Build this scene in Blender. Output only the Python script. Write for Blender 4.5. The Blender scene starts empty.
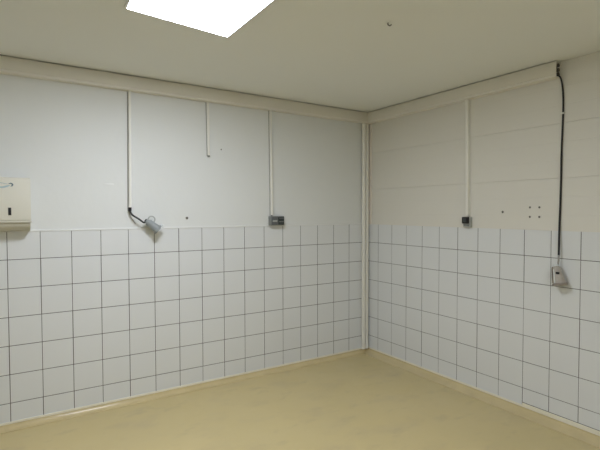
import bpy, bmesh, math, random
from mathutils import Vector, Matrix, Quaternion
random.seed(7)
S = bpy.context.scene
COL = S.collection
PI = math.pi

# ------------------------------------------------------------------ materials
def mat(name, color, rough=0.5, spec=0.5, metal=0.0, noise=None, bump=None, coat=0.0, trans=0.0):
    """noise=(scale, amount, second colour); bump=(scale, strength, distance)"""
    m = bpy.data.materials.new(name); m.use_nodes = True
    nt = m.node_tree; b = nt.nodes['Principled BSDF']
    b.inputs['Base Color'].default_value = (*color, 1)
    b.inputs['Roughness'].default_value = rough
    b.inputs['Specular IOR Level'].default_value = spec
    b.inputs['Metallic'].default_value = metal
    b.inputs['Coat Weight'].default_value = coat
    b.inputs['Transmission Weight'].default_value = trans
    tc = nt.nodes.new('ShaderNodeTexCoord')
    if noise:
        n = nt.nodes.new('ShaderNodeTexNoise'); n.inputs['Scale'].default_value = noise[0]
        n.inputs['Detail'].default_value = 5; n.inputs['Roughness'].default_value = .6
        nt.links.new(tc.outputs['Object'], n.inputs['Vector'])
        r = nt.nodes.new('ShaderNodeMapRange')
        r.inputs['From Min'].default_value = .35; r.inputs['From Max'].default_value = .7
        r.inputs['To Max'].default_value = noise[1]
        nt.links.new(n.outputs['Fac'], r.inputs['Value'])
        x = nt.nodes.new('ShaderNodeMix'); x.data_type = 'RGBA'
        x.inputs['A'].default_value = (*color, 1); x.inputs['B'].default_value = (*noise[2], 1)
        nt.links.new(r.outputs['Result'], x.inputs['Factor'])
        nt.links.new(x.outputs['Result'], b.inputs['Base Color'])
    if bump:
        n = nt.nodes.new('ShaderNodeTexNoise'); n.inputs['Scale'].default_value = bump[0]
        n.inputs['Detail'].default_value = 4
        nt.links.new(tc.outputs['Object'], n.inputs['Vector'])
        u = nt.nodes.new('ShaderNodeBump'); u.inputs['Strength'].default_value = bump[1]
        u.inputs['Distance'].default_value = bump[2]
        nt.links.new(n.outputs['Fac'], u.inputs['Height'])
        nt.links.new(u.outputs['Normal'], b.inputs['Normal'])
    return m

M = {}
M['plaster'] = mat('painted_plaster', (.76, .775, .752), .55, .3, noise=(1.7, .35, (.73, .74, .71)), bump=(9, .25, .01))
M['cladding'] = mat('painted_cladding', (.75, .73, .66), .5, .35, noise=(2.3, .35, (.73, .71, .635)), bump=(6, .15, .006))
M['ceiling'] = mat('ceiling_paint', (.85, .865, .84), .8, .2, noise=(1.2, .4, (.84, .845, .81)), bump=(14, .1, .004))
M['tile'] = mat('glazed_tile', (.745, .76, .755), .28, .45, noise=(2.4, .4, (.715, .73, .72)), bump=(11, .10, .004))
M['grout'] = mat('grey_grout', (.11, .105, .095), .9, .2, noise=(7, .7, (.17, .16, .14)))
M['caulk'] = mat('cream_caulk', (.88, .84, .69), .4, .4, noise=(14, .5, (.78, .73, .58)))
M['bead'] = mat('white_bead', (.80, .81, .79), .5, .4)
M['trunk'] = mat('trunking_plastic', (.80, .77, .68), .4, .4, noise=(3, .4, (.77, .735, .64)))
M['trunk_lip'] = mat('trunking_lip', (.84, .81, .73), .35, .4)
M['inner'] = mat('trunk_end_shade', (.13, .12, .10), .7, .2)  # dark tone for the shade inside the open trunk end
M['pipe'] = mat('painted_pipe', (.80, .79, .72), .35, .45, noise=(6, .4, (.78, .75, .65)))
M['conduit'] = mat('conduit_plastic', (.84, .83, .76), .4, .4)
M['pink'] = mat('corner_strip_paint', (.76, .70, .62), .5, .3)
M['black'] = mat('black_rubber', (.012, .012, .012), .45, .4)
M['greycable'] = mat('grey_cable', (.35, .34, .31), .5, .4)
M['dark'] = mat('dark_plastic', (.035, .045, .045), .35, .5)
M['boxgrey'] = mat('socket_grey', (.22, .23, .22), .4, .5)
M['boxlight'] = mat('socket_light_grey', (.42, .43, .40), .4, .5)
M['mid'] = mat('socket_mid_grey', (.12, .13, .13), .35, .5)
M['connector'] = mat('connector_grey', (.32, .345, .345), .3, .5, noise=(40, .3, (.24, .27, .28)))
M['conlight'] = mat('connector_pale', (.72, .75, .74), .3, .5)
M['plug'] = mat('plug_beige', (.40, .36, .31), .35, .5, noise=(45, .8, (.50, .47, .42)))
M['plugdark'] = mat('plug_taupe', (.28, .245, .21), .4, .5)
M['disp'] = mat('dispenser_cream', (.72, .70, .60), .32, .5, noise=(3, .3, (.70, .675, .57)))
M['disp_low'] = mat('dispenser_grey_base', (.60, .575, .48), .4, .4)
M['logo_blue'] = mat('logo_blue', (.30, .44, .50), .4, .4)
M['logo_pale'] = mat('logo_pale_blue', (.42, .54, .57), .4, .4)
M['logo_dark'] = mat('logo_grey', (.16, .22, .25), .4, .4)
M['screw'] = mat('dull_screw', (.16, .15, .13), .5, .5, metal=.4)
M['hole'] = mat('hole_dark', (.14, .135, .115), .8, .2)
M['filler'] = mat('wall_filler', (.64, .62, .56), .7, .2, noise=(60, .8, (.56, .54, .47)))
M['lampframe'] = mat('lamp_frame_white', (.75, .75, .73), .4, .4)

# floor: beige resin with dull brown smears
def floor_material():
    m = mat('floor_resin', (.47, .40, .245), .36, .4)
    nt = m.node_tree; b = nt.nodes['Principled BSDF']; tc = nt.nodes.new('ShaderNodeTexCoord')
    def noise(scale, vec_scale, lo, hi, w=0):
        mp = nt.nodes.new('ShaderNodeMapping'); mp.inputs['Scale'].default_value = vec_scale
        mp.inputs['Location'].default_value = (w, w * .7, 0)
        mp.inputs['Rotation'].default_value = (0, 0, .35)
        nt.links.new(tc.outputs['Object'], mp.inputs['Vector'])
        n = nt.nodes.new('ShaderNodeTexNoise'); n.inputs['Scale'].default_value = scale
        n.inputs['Detail'].default_value = 6; n.inputs['Roughness'].default_value = .55
        nt.links.new(mp.outputs['Vector'], n.inputs['Vector'])
        r = nt.nodes.new('ShaderNodeMapRange'); r.inputs['From Min'].default_value = lo
        r.inputs['From Max'].default_value = hi
        nt.links.new(n.outputs['Fac'], r.inputs['Value']); return r.outputs['Result']
    def mix(a, bb, f, k):
        mu = nt.nodes.new('ShaderNodeMath'); mu.operation = 'MULTIPLY'; mu.inputs[1].default_value = k
        nt.links.new(f, mu.inputs[0])
        x = nt.nodes.new('ShaderNodeMix'); x.data_type = 'RGBA'
        if isinstance(a, tuple): x.inputs['A'].default_value = (*a, 1)
        else: nt.links.new(a, x.inputs['A'])
        x.inputs['B'].default_value = (*bb, 1)
        nt.links.new(mu.outputs[0], x.inputs['Factor']); return x.outputs['Result']
    c = mix((.61, .50, .25), (.55, .455, .228), noise(.9, (1, 1, 1), .4, .65), .6)
    c = mix(c, (.45, .37, .225), noise(2.2, (1, 1.6, 1), .52, .75, 3.1), .45)
    c = mix(c, (.40, .33, .20), noise(4.0, (1, 1.7, 1), .58, .78, 8.3), .45)
    nt.links.new(c, b.inputs['Base Color'])
    r = nt.nodes.new('ShaderNodeMapRange'); r.inputs['To Min'].default_value = .30; r.inputs['To Max'].default_value = .5
    nt.links.new(noise(3, (1, 1, 1), .3, .7, 5), r.inputs['Value'])
    nt.links.new(r.outputs['Result'], b.inputs['Roughness'])
    n = nt.nodes.new('ShaderNodeTexNoise'); n.inputs['Scale'].default_value = 5
    nt.links.new(tc.outputs['Object'], n.inputs['Vector'])
    u = nt.nodes.new('ShaderNodeBump'); u.inputs['Strength'].default_value = .15; u.inputs['Distance'].default_value = .01
    nt.links.new(n.outputs['Fac'], u.inputs['Height']); nt.links.new(u.outputs['Normal'], b.inputs['Normal'])
    return m
M['floor'] = floor_material()
M['cove'] = mat('cove_resin', (.64, .525, .285), .2, .5, noise=(6, .6, (.53, .43, .23)), bump=(10, .15, .006))

m = bpy.data.materials.new('lamp_diffuser'); m.use_nodes = True
nt = m.node_tree; nt.nodes.clear()
e = nt.nodes.new('ShaderNodeEmission'); e.inputs['Color'].default_value = (.95, 1.0, 1.12, 1)
e.inputs['Strength'].default_value = 17
o = nt.nodes.new('ShaderNodeOutputMaterial'); nt.links.new(e.outputs[0], o.inputs[0])
M['diffuser'] = m

# ------------------------------------------------------------------ mesh helpers
def add_box(bm, x0, x1, y0, y1, z0, z1, bev=0, mi=0, seg=2):
    t = bmesh.new(); bmesh.ops.create_cube(t, size=1)
    for v in t.verts:
        v.co = Vector(((x0 + x1) / 2 + v.co.x * (x1 - x0), (y0 + y1) / 2 + v.co.y * (y1 - y0), (z0 + z1) / 2 + v.co.z * (z1 - z0)))
    if bev: bmesh.ops.bevel(t, geom=list(t.edges), offset=bev, segments=seg, profile=.6, affect='EDGES')
    join(bm, t, mi)

def join(bm, t, mi=0, mx=None):
    if mx is not None: bmesh.ops.transform(t, matrix=mx, verts=t.verts)
    vm = {v: bm.verts.new(v.co) for v in t.verts}
    for f in t.faces:
        try: g = bm.faces.new([vm[v] for v in f.verts]); g.material_index = mi
        except ValueError: pass
    t.free()

def add_tube(bm, pts, r, n=12, mi=0, caps=True):
    pts = [Vector(p) for p in pts]; rings = []
    up = None
    for i, p in enumerate(pts):
        d = (pts[min(i + 1, len(pts) - 1)] - pts[max(i - 1, 0)]).normalized()
        if up is None:
            up = Vector((1, 0, 0)) if abs(d.x) < .8 else Vector((0, 1, 0))
        a = (up - d * up.dot(d)).normalized(); up = a; b = d.cross(a)
        rr = r[i] if isinstance(r, (list, tuple)) else r
        rings.append([bm.verts.new(p + (a * math.cos(2 * PI * k / n) + b * math.sin(2 * PI * k / n)) * rr) for k in range(n)])
    for q, w in zip(rings, rings[1:]):
        for k in range(n):
            f = bm.faces.new((q[k], q[(k + 1) % n], w[(k + 1) % n], w[k])); f.material_index = mi
    if caps:
        bm.faces.new(rings[0][::-1]).material_index = mi; bm.faces.new(rings[-1]).material_index = mi

def spline(pts, n=8):
    """Catmull-Rom through the points"""
    P = [Vector(p) for p in pts]; P = [2 * P[0] - P[1]] + P + [2 * P[-1] - P[-2]]; out = []
    for i in range(1, len(P) - 2):
        for k in range(n):
            t = k / n; a, b, c, d = P[i - 1:i + 3]
            out.append(.5 * ((2 * b) + (c - a) * t + (2 * a - 5 * b + 4 * c - d) * t * t + (3 * b - a - 3 * c + d) * t ** 3))
    out.append(P[-2]); return out

def add_prism(bm, prof, fn, lo, hi, mi=0):
    """closed 2-D profile swept from lo to hi; fn(u, v, s) gives the point"""
    a = [bm.verts.new(fn(u, v, lo)) for u, v in prof]; b = [bm.verts.new(fn(u, v, hi)) for u, v in prof]
    n = len(prof)
    for k in range(n): bm.faces.new((a[k], a[(k + 1) % n], b[(k + 1) % n], b[k])).material_index = mi
    bm.faces.new(a[::-1]).material_index = mi; bm.faces.new(b).material_index = mi

def obj(name, bm, mats, parent=None, smooth=True):
    bmesh.ops.recalc_face_normals(bm, faces=bm.faces)
    me = bpy.data.meshes.new(name); bm.to_mesh(me); bm.free()
    for k in (mats if isinstance(mats, (list, tuple)) else [mats]): me.materials.append(M[k])
    if smooth:
        me.polygons.foreach_set('use_smooth', [True] * len(me.polygons))
        me.set_sharp_from_angle(angle=math.radians(40))
    o = bpy.data.objects.new(name, me); COL.objects.link(o)
    if parent is not None:
        o.parent = parent
        o.matrix_parent_inverse = Matrix.Translation(-parent.location)
    return o

def tilt(o, k=.005):
    """the real ceiling rises slightly towards the left: shear z by k per metre"""
    for ob in [o] + list(o.children):
        if ob.type == 'MESH':
            for v in ob.data.vertices: v.co.z -= k * v.co.x

def thing(name, label, cat, loc=(0, 0, 0), group=None):
    o = bpy.data.objects.new(name, None); COL.objects.link(o); o.location = loc
    o.empty_display_size = .05
    return tag(o, label, cat, group)

def tag(o, label, cat, group=None):
    o['label'] = label; o['category'] = cat
    if group: o['group'] = group
    return o

def struct(name, bm, mats, label=None):
    o = obj(name, bm, mats, None); o['kind'] = 'structure'
    if label: o['label'] = label; 
    return o

# ------------------------------------------------------------------ room shell
# corner of the two visible tiled walls at x=0, y=0; the room is x<0, y<0
FZ = -.012         # floor
CZ = 2.531         # ceiling
X0, Y0 = -5.2, -6.2
TOP = 1.357        # top of the tiling
bm = bmesh.new(); add_box(bm, X0 - .15, .15, Y0 - .15, .15, FZ - .1, FZ); struct('floor', bm, 'floor')
bm = bmesh.new(); add_box(bm, X0 - .15, .15, Y0 - .15, .15, CZ, CZ + .1); tilt(struct('ceiling', bm, 'ceiling'))
bm = bmesh.new(); add_box(bm, X0 - .15, .15, .003, .15, FZ, CZ); wl = struct('wall_left', bm, 'plaster'); [setattr(v.co, 'z', v.co.z - .005 * v.co.x) for v in wl.data.vertices if v.co.z > 2]
bm = bmesh.new(); add_box(bm, .003, .15, Y0 - .15, .003, FZ, CZ); wr = struct('wall_right', bm, 'cladding')
bm = bmesh.new(); add_box(bm, X0 - .15, .003, Y0 - .15, Y0, FZ, CZ); o = struct('wall_back', bm, 'plaster'); [setattr(v.co, 'z', v.co.z - .005 * v.co.x) for v in o.data.vertices if v.co.z > 2]
bm = bmesh.new(); add_box(bm, X0 - .15, X0, Y0, .003, FZ, CZ + .026); struct('wall_side', bm, 'plaster')

def tiling(axis, first, end, parent):
    bm = bmesh.new(); g = .0022
    P = (lambda a, d, z: (a, d, z)) if axis == 'x' else (lambda a, d, z: (d, a, z))
    zs = [.034] + [TOP + .008 - .2 * h for h in range(6, 0, -1)] + [TOP]
    xs = [0, first]
    while xs[-1] - .2 > end: xs.append(xs[-1] - .2)
    xs.append(end)
    add_box(bm, *( (end, 0, .0012, .003) if axis == 'x' else (.0012, .003, end, 0)), zs[0], zs[-1], mi=1)
    for i in range(len(xs) - 1):
        for j in range(len(zs) - 1):
            a1, a0 = xs[i] - g + random.uniform(-.0006, .0006), xs[i + 1] + g + random.uniform(-.0006, .0006)
            z0, z1 = zs[j] + g * (j > 0), zs[j + 1] - g * (j < len(zs) - 2)
            if i == 0: a1 = 0
            if axis == 'y' and j == 0 and a1 < -1.7: z0 = .0565
            if a1 - a0 < .01: continue
            t = bmesh.new(); bmesh.ops.create_cube(t, size=1)
            ta, tb = random.gauss(0, .0012), random.gauss(0, .0012); e = .0012
            for v in t.verts:
                a = (a0 + a1) / 2 + v.co.x * (a1 - a0); z = (z0 + z1) / 2 + v.co.z * (z1 - z0)
                d = .0013 if v.co.y > 0 else 0 + ta * (a - (a0 + a1) / 2) + tb * (z - (z0 + z1) / 2)
                v.co = Vector(P(a, d, z))
            bmesh.ops.bevel(t, geom=[q for q in t.edges], offset=.0005, segments=1, affect='EDGES')
            join(bm, t, 0)
    o = obj('wall_tiling', bm, ['tile', 'grout'], parent); return o
tiling('x', -.0575, X0, wl); tiling('y', -.161, Y0, wr)

# bead of white filler along the top of the left tiling
bm = bmesh.new(); add_box(bm, X0, 0, -.0035, .003, TOP, TOP + .013, .002)
obj('tile_edge_bead', bm, 'bead', wl)
# horizontal cladding boards of the right wall, above its tiles
bm = bmesh.new()
joints = [TOP, 1.47, 1.598, 1.725, 1.852, 1.978, 2.105, 2.232, 2.36, CZ - .002]
prof = [(.003, TOP)]
x = -.002
for q in joints[1:-1]:
    if q in (1.725, 2.105): g, dp = .0027, .0035     # open joint between two boards
    else: g, dp = .0035, .0006                       # shallow rib pressed into a board
    prof += [(x, q - g), (x + dp, q - g * .3), (x + dp, q + g * .3), (x, q + g)]
prof = [(.003, TOP), (x, TOP)] + prof[1:] + [(x, joints[-1]), (.003, joints[-1])]
add_prism(bm, prof, lambda u, v, s: Vector((u, s, v)), Y0, -.002)
o = obj('board_cladding', bm, 'cladding', wr, smooth=False)
bm = bmesh.new(); add_box(bm, -.010, -.001, -.058, -.024, TOP + .002, 2.43, .002)
obj('corner_strip', bm, 'pink', wr)

# baseboards: cream sealing strip and coved resin skirting, swept along each wall
def cove_profile(depth, top, bow=.004):
    pr = [(.001, FZ + .0005), (.001, top)]
    pr += [(-.006, top), (-.009, top - .004)]
    y1 = -.009; z1 = top - .006; n = 8
    for k in range(n + 1):
        t = k / n; sag = bow * math.sin(PI * t)
        pr.append((y1 + (-depth - y1) * t + sag, z1 + (FZ + .004 - z1) * t - sag * .6))
    pr.append((-depth - .001, FZ + .0005))
    return pr
bl = bmesh.new(); add_prism(bl, cove_profile(.058, .021, .009), lambda u, v, s: Vector((s, u, v)), X0, 0)
b = obj('baseboard_left', bl, 'cove'); b['kind'] = 'structure'
bm = bmesh.new(); add_box(bm, X0, 0, -.0065, .001, .0212, .036, .002); obj('sealing_strip', bm, 'caulk', b)
bl = bmesh.new(); add_prism(bl, cove_profile(.105, .021), lambda u, v, s: Vector((u, s, v)), Y0, 0)
b = obj('baseboard_right', bl, 'cove'); b['kind'] = 'structure'
bm = bmesh.new(); add_box(bm, -.0065, .001, Y0, 0, .0212, .036, .002); obj('sealing_strip', bm, 'caulk', b)
bm = bmesh.new(); add_box(bm, -.004, .001, Y0, -1.763, .0362, .0520, .0015); obj('tall_sealing_strip', bm, 'caulk', b)

# ------------------------------------------------------------------ ceiling lamps
def panel_lamp(q, label):
    """q: the four corners, in order"""
    q = [Vector((x, y)) for x, y in q]; c = sum(q, Vector((0, 0))) / 4
    t = thing('ceiling_lamp', label, 'lamp', (c.x, c.y, CZ))
    inn = [c + (p - c) * .962 for p in q]
    bm = bmesh.new()
    def ring(pts, z): return [bm.verts.new((p.x, p.y, z)) for p in pts]
    A, B, C_, D = ring(q, CZ - .0004), ring(q, CZ - .010), ring(inn, CZ - .010), ring(inn, CZ - .0004)
    for a, b in ((A, B), (B, C_), (C_, D), (D, A)):
        for k in range(4): bm.faces.new((a[k], a[(k + 1) % 4], b[(k + 1) % 4], b[k]))
    obj('frame', bm, 'lampframe', t)
    bm = bmesh.new(); A, B = ring([c + (p - c) * .960 for p in q], CZ - .001), ring([c + (p - c) * .960 for p in q], CZ - .008)
    for k in range(4): bm.faces.new((A[k], A[(k + 1) % 4], B[(k + 1) % 4], B[k]))
    bm.faces.new(A); bm.faces.new(B); obj('diffuser', bm, 'diffuser', t); tilt(t)
panel_lamp([(-2.726, -1.250), (-2.118, -1.174), (-2.119, -1.780), (-2.752, -1.855)],
           'glowing white panel lamp in the ceiling, cut off by the top photo edge')
panel_lamp([(-2.73, -4.45), (-2.13, -4.40), (-2.13, -5.00), (-2.73, -5.05)],
           'glowing white panel lamp in the ceiling behind the photographer, unseen and added for fill light')  # assumed second panel, added to fill the room with light

# ------------------------------------------------------------------ trunking below the ceiling
TZ0, TZ1, TD = 2.418, 2.523, .064
def trunking(P, lo, hi, joints, label, open_end):
    """P(u, v, s): u out of wall, v up, s along the wall"""
    loc = P(0, TZ0, (lo + hi) / 2)
    t = thing('cable_trunking', label, 'trunking', loc)
    bm = bmesh.new(); w = .003
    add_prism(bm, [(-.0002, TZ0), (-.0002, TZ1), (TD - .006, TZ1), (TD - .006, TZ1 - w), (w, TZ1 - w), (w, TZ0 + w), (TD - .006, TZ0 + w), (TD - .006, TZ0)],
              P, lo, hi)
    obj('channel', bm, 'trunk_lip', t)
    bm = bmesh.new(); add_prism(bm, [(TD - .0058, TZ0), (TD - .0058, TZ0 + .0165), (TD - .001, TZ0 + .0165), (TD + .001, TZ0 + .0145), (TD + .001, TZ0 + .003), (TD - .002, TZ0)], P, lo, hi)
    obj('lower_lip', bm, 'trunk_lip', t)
    edges = [lo] + joints + [hi]
    for a, b in zip(edges, edges[1:]):
        bm = bmesh.new(); g = .0008
        a2 = a + (g if a != lo else 0); b2 = b - (g if b != hi else 0)
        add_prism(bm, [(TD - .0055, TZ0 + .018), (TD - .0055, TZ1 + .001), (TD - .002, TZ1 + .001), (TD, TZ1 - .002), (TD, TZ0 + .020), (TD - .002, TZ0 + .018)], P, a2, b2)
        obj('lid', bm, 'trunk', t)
    return t
trunking(lambda u, v, s: Vector((s, .003 - u, v)), X0, -TD + .001, [-4.0, -2.03],
         'cream cable trunking running under the ceiling along the left wall', False).name
tilt(bpy.data.objects['cable_trunking'])
trunking(lambda u, v, s: Vector((-.002 - u, s, v)), -2.012, -.0015, [],
         'cream cable trunking under the ceiling of the right wall, with an open cut end', True)

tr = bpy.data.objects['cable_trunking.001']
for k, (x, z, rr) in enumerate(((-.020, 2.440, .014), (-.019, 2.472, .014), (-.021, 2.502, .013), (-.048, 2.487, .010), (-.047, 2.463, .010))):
    bm = bmesh.new(); add_tube(bm, [(x, -1.70, z), (x + .001, -1.92, z), (x, -2.006, z)], rr, 12); obj('end_shade_tube', bm, 'inner', tr)  # dark tubes added to make the open trunk end look shaded

# ------------------------------------------------------------------ vertical pipes in the corner
for x, r, top, lab in ((-.081, .021, TZ0 - .002, 'cream vertical pipe in the corner, the left one of the pair'),
                  (-.0345, .019, TZ0 - .002, 'cream vertical pipe in the corner, the thinner right one of the pair')):
    bm = bmesh.new(); y = -r - .003
    add_tube(bm, [(x, y, .030), (x, y, top)], r, 20)
    o = obj('corner_pipe', bm, 'pipe'); tag(o, lab, 'pipe', 'pipes in the corner')
    o2 = bmesh.new(); add_tube(o2, [(x, y, .036), (x, y, .048)], r + .0018, 20)
    obj('collar', o2, 'pipe', o)

# ------------------------------------------------------------------ conduits down the walls
def conduit(P, s, w, d, z0, z1, label, n_clip=3, s2=None, name='cable_conduit', end=None):
    t = thing(name, label, 'conduit', P(0, z0, s))
    s2 = s if s2 is None else s2
    bm = bmesh.new()
    prof = []
    # trunk-like section with rounded outer edges; leans slightly from s (top) to s2 (bottom)
    r = min(w, d) * .28
    sec = [(0, -w / 2), (d - r, -w / 2), (d - r * .3, -w / 2 + r * .3), (d, -w / 2 + r), (d, w / 2 - r), (d - r * .3, w / 2 - r * .3), (d - r, w / 2), (0, w / 2)]
    a = [bm.verts.new(P(u, z0, s2 + v)) for u, v in sec]; b = [bm.verts.new(P(u, z1, s + v)) for u, v in sec]
    for k in range(len(sec)): bm.faces.new((a[k], a[(k + 1) % 8], b[(k + 1) % 8], b[k]))
    bm.faces.new(a[::-1]); bm.faces.new(b); obj('channel', bm, 'conduit', t)
    for k in range(n_clip):
        f = (k + .5) / n_clip; z = z0 + (z1 - z0) * f; sc = s2 + (s - s2) * f
        bm = bmesh.new()
        pr = [(0, -w / 2 - .0015), (d + .0015, -w / 2 - .0015), (d + .0015, w / 2 + .0015), (0, w / 2 + .0015)]
        for q in (0,):
            A = [bm.verts.new(P(u, z - .004, sc + v)) for u, v in pr]; B = [bm.verts.new(P(u, z + .004, sc + v)) for u, v in pr]
            for j in range(4): bm.faces.new((A[j], A[(j + 1) % 4], B[(j + 1) % 4], B[j]))
            bm.faces.new(A[::-1]); bm.faces.new(B)
        obj('clip', bm, 'conduit', t)
    return t
PL = lambda u, v, s: Vector((s, .0028 - u, v))
PR = lambda u, v, s: Vector((-.0022 - u, s, v))
c1 = conduit(PL, -2.437, .018, .028, 1.530, TZ0 + .012, 'long cream conduit from the trunking down to the black curved cable', 0, -2.445)
c2 = conduit(PL, -1.800, .020, .022, 1.975, TZ0 + .009, 'short cream conduit stub that ends halfway down the left wall', 0, -1.793)
bm = bmesh.new(); add_box(bm, -1.801, -1.785, -.018, .002, 1.966, 1.9745, .001); obj('end_cap', bm, 'boxgrey', c2)
c3 = conduit(PL, -1.194, .017, .032, 1.462, TZ0 + .005, 'cream conduit leading down to the wide grey socket on the left wall', 0, -1.183)
conduit(PR, -1.262, .027, .034, 1.458, TZ0, 'cream conduit on the right wall leading down to the small black capped socket', 0, -1.275)

for c, a, b, z in ((c1, -2.4505, -2.4585, 1.50), (c2, -1.8125, -1.8055, 1.972), (c3, -1.2065, -1.1955, 1.456)):      # thin grey tube standing in for the shadow line along the left edge
    bm = bmesh.new(); add_tube(bm, [(a, -.001, TZ0 + .005), (b, -.001, z)], .0032, 8); obj('edge_shadow_line', bm, 'greycable', c)

# ------------------------------------------------------------------ wide grey double socket (left wall)
t = thing('wall_socket', 'wide grey and black surface socket box on the left wall, just above the tiles', 'socket', (-1.13, 0, 1.37))
bm = bmesh.new(); add_box(bm, -1.212, -1.070, -.048, .0025, 1.365, 1.452, .005); obj('box', bm, 'boxgrey', t)
bm = bmesh.new(); add_box(bm, -1.205, -1.140, -.056, -.0482, 1.371, 1.446, .004); obj('socket_lid', bm, 'mid', t)
bm = bmesh.new(); add_box(bm, -1.198, -1.150, -.0595, -.0562, 1.399, 1.415, .001); obj('lid_ridge', bm, 'boxlight', t)
bm = bmesh.new(); add_box(bm, -1.137, -1.074, -.056, -.0482, 1.371, 1.446, .004); d = obj('socket_lid', bm, 'dark', t)
d['label'] = 'darker right-hand lid'
for z in (1.398, 1.430):
    bm = bmesh.new(); add_box(bm, -1.130, -1.082, -.0595, -.0562, z, z + .006, .001); obj('lid_ridge', bm, 'boxgrey', t)
bm = bmesh.new(); add_tube(bm, [(-1.183, -.010, 1.4515), (-1.183, -.010, 1.4618)], .009, 12); obj('cable_gland', bm, 'boxgrey', t)

# ------------------------------------------------------------------ black capped socket (right wall)
t = thing('wall_socket', 'small square socket with black cap on grey box, on the right wall above the tiles', 'socket', (0, -1.27, 1.36))
bm = bmesh.new(); add_box(bm, -.036, -.0022, -1.308, -1.242, 1.362, 1.448, .005); obj('box', bm, 'boxlight', t)
bm = bmesh.new(); add_box(bm, -.060, -.0362, -1.304, -1.246, 1.392, 1.448, .006); cap = obj('cap', bm, 'black', t)
cap['label'] = 'black square cap'
bm = bmesh.new(); add_box(bm, -.063, -.0602, -1.290, -1.260, 1.405, 1.435, .002); obj('cap_panel', bm, 'dark', cap)
bm = bmesh.new(); add_box(bm, -.042, -.0362, -1.302, -1.250, 1.370, 1.384, .002); obj('hinge', bm, 'boxgrey', t)

# ------------------------------------------------------------------ hanging coupler on the black cable (left wall)
t = thing('hanging_coupler', 'grey power coupler hanging tilted from a black curved cable beside the left conduit', 'connector', (-2.44, 0, 1.4))
pts = spline([(-2.446, -.012, 1.529), (-2.447, -.022, 1.500), (-2.436, -.038, 1.474), (-2.415, -.050, 1.456), (-2.387, -.058, 1.437), (-2.355, -.062, 1.412), (-2.336, -.062, 1.418)])
bm = bmesh.new(); add_tube(bm, pts, .0068, 12); obj('cord', bm, 'black', t)
bm = bmesh.new(); add_tube(bm, [(-2.446, -.014, 1.498), (-2.446, -.014, 1.5295)], .0125, 14); obj('cable_sleeve', bm, 'black', t)
A = Vector((-2.334, -.062, 1.424)); B = Vector((-2.240, -.078, 1.346)); ax = (B - A)
L = ax.length; d = ax.normalized()
def along(ts): return [A + ax * q for q in ts]
bm = bmesh.new(); add_tube(bm, along([-.03, 0, .03, .10, .11, .45, .60, .80, .82]), [.011, .013, .016, .020, .026, .029, .031, .033, .031], 24)
body = obj('body', bm, 'connector', t)
bm = bmesh.new(); add_tube(bm, along([.82, .83, .95, .97, .96]), [.036, .040, .040, .036, .028], 24); c = obj('lid', bm, 'connector', t)
bm = bmesh.new(); add_tube(bm, along([-.10, -.09, -.03, -.02]), [.010, .012, .012, .010], 14); obj('strain_relief', bm, 'black', t)
side = d.cross(Vector((0, -1, 0))).normalized()
if side.z < 0: side = -side
rp = [A + ax * .02 + side * .012, A + ax * .00 + side * .040, A + ax * .14 + side * .058, A + ax * .34 + side * .052, A + ax * .42 + side * .026]
bm = bmesh.new(); add_tube(bm, spline(rp), .0050, 10); obj('hanging_ring', bm, 'boxlight', t)
rp = [A + ax * .86 + side * .040, A + ax * .98 + side * .052, A + ax * 1.06 + side * .034]
bm = bmesh.new(); add_tube(bm, spline(rp), .007, 10); obj('lid_latch', bm, 'conlight', t)
for q in (.2, .32):
    bm = bmesh.new(); add_tube(bm, along([q, q + .03]), .0305, 24); obj('grip_ring', bm, 'connector', t)
# thin grey wire looping behind
bm = bmesh.new(); add_tube(bm, spline([(-2.452, -.004, 1.50), (-2.440, -.008, 1.455), (-2.420, -.010, 1.425), (-2.404, -.010, 1.400)]), .0028, 8)
obj('spare_wire', bm, 'greycable', t)

# ------------------------------------------------------------------ long black cable with beige coupler (right wall)
t = thing('hanging_coupler', 'beige-grey power coupler hanging over the right wall tiles on a long black cable', 'connector', (0, -2.0, .97))
pts = spline([(-.040, -1.960, 2.432), (-.038, -1.995, 2.434), (-.030, -2.020, 2.418), (-.016, -2.028, 2.37), (-.009, -2.033, 2.28), (-.009, -2.034, 2.18),
              (-.009, -2.031, 2.04), (-.009, -2.028, 1.92), (-.009, -2.027, 1.71), (-.009, -2.025, 1.55), (-.012, -2.023, 1.38), (-.020, -2.026, 1.27), (-.028, -2.030, 1.19)], 10)
n_ = len(pts)
bm = bmesh.new(); add_tube(bm, pts, [.0052 + .0018 * (i / n_) for i in range(n_)], 12); obj('cord', bm, 'black', t)
bm = bmesh.new(); add_tube(bm, spline([(-.028, -2.030, 1.195), (-.031, -2.030, 1.15), (-.036, -2.026, 1.105)]), .0062, 12); obj('cable_end', bm, 'greycable', t)
bm = bmesh.new(); add_box(bm, -.019, -.0022, -2.044, -2.023, 2.165, 2.175, .001); obj('cable_clip', bm, 'conduit', t)
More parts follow.
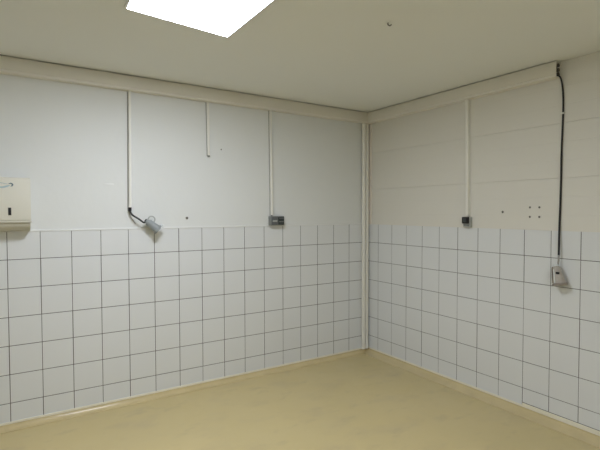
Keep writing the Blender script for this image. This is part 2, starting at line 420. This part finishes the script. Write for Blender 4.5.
# coupler shell: a flared body hanging slightly askew
A = Vector((-.046, -2.024, 1.108)); B = Vector((-.052, -2.054, .985)); ax = B - A; d = ax.normalized()
def along2(ts): return [A + ax * q for q in ts]
bm = bmesh.new(); add_tube(bm, along2([-.04, 0, .04, .25, .55, .85, .98, 1.0]), [.016, .021, .023, .027, .034, .041, .043, .040], 24); obj('body', bm, 'plug', t)
bm = bmesh.new(); add_tube(bm, along2([-.16, -.14, -.05, -.03]), [.010, .014, .016, .014], 16); obj('strain_relief', bm, 'conlight', t)
bm = bmesh.new(); add_tube(bm, along2([.88, .90, 1.0, 1.02, 1.01]), [.044, .047, .047, .043, .034], 24); obj('collar', bm, 'plugdark', t)
bm = bmesh.new(); c0 = A + ax * .30 + Vector((-.026, -.012, 0))
add_box(bm, c0.x - .004, c0.x + .008, c0.y - .013, c0.y + .009, c0.z - .009, c0.z + .007, .002); obj('button', bm, 'black', t)
bm = bmesh.new()
add_tube(bm, [A + ax * .12 + Vector((-.0235, .009, 0)), A + ax * .5 + Vector((-.034, .008, 0)), A + ax * .86 + Vector((-.044, .008, 0))], .004, 8); obj('ridge', bm, 'conlight', t)
bm = bmesh.new()
add_tube(bm, spline([A + ax * .02 + Vector((-.006, .020, 0)), A + ax * .10 + Vector((-.006, .027, 0)), A + ax * .5 + Vector((-.006, .037, 0)), A + ax * .93 + Vector((-.006, .046, 0))]), .0042, 8); obj('lid_hinge', bm, 'plugdark', t)

# ------------------------------------------------------------------ paper towel dispenser
DX0, DX1 = -3.392, -3.116
t = thing('paper_towel_dispenser', 'cream paper towel dispenser on the left wall, cut off by the photo edge', 'dispenser', (-3.25, 0, 1.37))
bm = bmesh.new(); add_box(bm, DX0 + .002, DX1 - .004, -.105, .0025, 1.445, 1.726, .012, seg=3); obj('housing', bm, 'disp', t)
bm = bmesh.new()   # front cover with softly rounded rim
prof = [(-.106, 1.436), (-.130, 1.436), (-.134, 1.440), (-.137, 1.452), (-.128, 1.712), (-.122, 1.724), (-.112, 1.728), (-.106, 1.728)]
add_prism(bm, prof, lambda u, v, s: Vector((s, u, v)), DX0, DX1)
bmesh.ops.bevel(bm, geom=[e for e in bm.edges if abs(e.verts[0].co.x - e.verts[1].co.x) < 1e-5], offset=.004, segments=2, affect='EDGES')
cover = obj('cover', bm, 'disp', t)
bm = bmesh.new()   # raised band along the lower edge of the cover
add_box(bm, DX0 - .001, DX1 + .003, -.141, -.106, 1.424, 1.436, .003); obj('lower_band', bm, 'disp_low', t)
bm = bmesh.new()   # bowed mouth where the towels come out
pr = []
for k in range(9):
    a = k / 8 * PI / 2; pr.append((-.008 - .120 * math.cos(a) ** .7 if k < 8 else -.008, 1.4235 - .060 * math.sin(a)))
pr = [(.0022, 1.4235)] + pr + [(.0022, 1.3635)]
add_prism(bm, pr, lambda u, v, s: Vector((s, u, v)), DX0 + .006, DX1 - .004)
obj('towel_mouth', bm, 'disp_low', t)
fy = lambda z: -.137 + (z - 1.452) * (.009 / .26)     # cover face depth at height z
bm = bmesh.new(); add_box(bm, -3.2465, -3.2285, fy(1.50) - .003, fy(1.50) + .004, 1.474, 1.525, .003); w = obj('level_window', bm, 'black', cover)
bm = bmesh.new(); add_box(bm, -3.2490, -3.2260, fy(1.50) - .0012, fy(1.50) + .004, 1.471, 1.528, .002); obj('window_rim', bm, 'disp_low', w)
# emblem: pale swoosh with a darker curl to the right
bm = bmesh.new()
def ribbon(bm, pts, w, lift=.0015):
    P = spline(pts, 6); L_, R_ = [], []
    for i, p in enumerate(P):
        dd = (P[min(i + 1, len(P) - 1)] - P[max(i - 1, 0)]).normalized(); n = Vector((-dd.z, 0, dd.x))
        ww = w * (math.sin(PI * (i + .6) / (len(P) + .2)) * .7 + .3) / 2
        for arr, s_ in ((L_, 1), (R_, -1)):
            q = p + n * ww * s_; arr.append((q.x, q.z))
    fr = [bm.verts.new((x, fy(z) - lift, z)) for x, z in L_ + R_[::-1]]; bk = [bm.verts.new((x, fy(z) + .001, z)) for x, z in L_ + R_[::-1]]
    n = len(L_); N = 2 * n
    for i in range(n - 1):
        bm.faces.new((fr[i], fr[i + 1], fr[N - 2 - i], fr[N - 1 - i]))
        bm.faces.new((bk[i], bk[N - 1 - i], bk[N - 2 - i], bk[i + 1]))
    for i in range(N): bm.faces.new((fr[i], fr[(i + 1) % N], bk[(i + 1) % N], bk[i]))
ribbon(bm, [(-3.302, 0, 1.662), (-3.275, 0, 1.660), (-3.250, 0, 1.667), (-3.234, 0, 1.673)], .011)
em = obj('emblem', bm, 'logo_pale', cover)
bm = bmesh.new(); ribbon(bm, [(-3.240, 0, 1.684), (-3.228, 0, 1.687), (-3.219, 0, 1.680), (-3.221, 0, 1.671), (-3.230, 0, 1.667)], .009, .002); obj('emblem_curl', bm, 'logo_dark', em)
bm = bmesh.new(); ribbon(bm, [(-3.302, 0, 1.690), (-3.280, 0, 1.688), (-3.248, 0, 1.683)], .003); obj('emblem_line', bm, 'logo_blue', em)

# ------------------------------------------------------------------ screws, plugs, hooks
def wall_dot(P, s, z, r, label, patch=None, name='wall_plug', group=None, mt='hole'):
    bm = bmesh.new(); n = 12
    ri = [(0.0002, r * 1.5), (.0026, r * 1.25), (.0026, r), (.0008, r * .85), (.0004, 0.0002)]
    rings = [[bm.verts.new(P(u, z + rr * math.sin(2 * PI * k / n), s + rr * math.cos(2 * PI * k / n))) for k in range(n)] for u, rr in ri]
    for i, (a, b) in enumerate(zip(rings, rings[1:])):
        for k in range(n):
            f = bm.faces.new((a[k], a[(k + 1) % n], b[(k + 1) % n], b[k])); f.material_index = 0 if i < 1 else 1
    bm.faces.new(rings[-1]).material_index = 1
    o = obj(name, bm, ['filler', mt]); tag(o, label, 'wall plug', group)
    return o
PR2 = lambda u, v, s: Vector((-.0020 - u, s, v))
PL2 = lambda u, v, s: Vector((s, .003 - u, v))
wall_dot(PL2, -1.986, 1.442, .0085, 'dark screw hole in the white left wall just above the tiles')
wall_dot(PL2, -1.675, 2.035, .0045, 'tiny hole in the left wall right of the short conduit stub', mt='screw')
wall_dot(PR2, -1.583, 1.489, .0075, 'single dark screw hole in the right wall boards, left of the four holes')
for s, z, w in ((-1.803, 1.523, 'upper left'), (-1.874, 1.523, 'upper right'), (-1.803, 1.453, 'lower left'), (-1.874, 1.453, 'lower right')):
    wall_dot(PR2, s, z, .0058, 'small screw hole, %s of the square of four on the right wall' % w, group='four screw holes on the right wall')
bm = bmesh.new()     # ceiling hook
add_tube(bm, [(0, 0, 0), (0, 0, -.004)], .016, 16); hk = obj('ceiling_hook', bm, 'ceiling')
hx, hy = -1.606 + (-1.606 + 3.24) * .087, -1.996 + (-1.996 + 3.727) * .087
hk.location = (hx, hy, CZ - .005 * hx - .0002); tag(hk, 'small dark hook screwed into the ceiling', 'hook')
bm = bmesh.new(); add_tube(bm, spline([(0, 0, -.003), (0, 0, -.014), (.008, -.006, -.020), (.016, -.010, -.014)]), .0035, 8)
h2 = obj('hook_wire', bm, 'screw'); h2.parent = hk
# old filler smear on the left wall
bm = bmesh.new(); add_box(bm, -2.635, -2.560, .0018, .0032, 1.700, 1.712, .0006)
o = obj('filler_smear', bm, 'bead', wl)

# ------------------------------------------------------------------ world, camera
w = bpy.data.worlds.new('world'); S.world = w; w.use_nodes = True
w.node_tree.nodes['Background'].inputs[0].default_value = (.5, .5, .5, 1)
w.node_tree.nodes['Background'].inputs[1].default_value = .2
cam = bpy.data.cameras.new('camera'); co = bpy.data.objects.new('camera', cam); COL.objects.link(co)
f_, yaw, pitch, roll = 455.884, .56738, -.030924, -.0017095
F = Vector((math.cos(pitch) * math.sin(yaw), math.cos(pitch) * math.cos(yaw), math.sin(pitch)))
R0 = Vector((math.cos(yaw), -math.sin(yaw), 0)); U0 = R0.cross(F)
R1 = math.cos(roll) * R0 + math.sin(roll) * U0; U1 = -math.sin(roll) * R0 + math.cos(roll) * U0
co.matrix_world = Matrix(((R1.x, U1.x, -F.x, -3.23978), (R1.y, U1.y, -F.y, -3.72732), (R1.z, U1.z, -F.z, 1.5), (0, 0, 0, 1)))
cam.sensor_width = 36; cam.sensor_fit = 'HORIZONTAL'; cam.lens = 36 * f_ / 600; cam.clip_start = .02
S.camera = co
v = S.view_settings; v.view_transform = 'Standard'; v.look = 'None'; v.gamma = 1; v.use_curve_mapping = False
v.exposure = 0.92
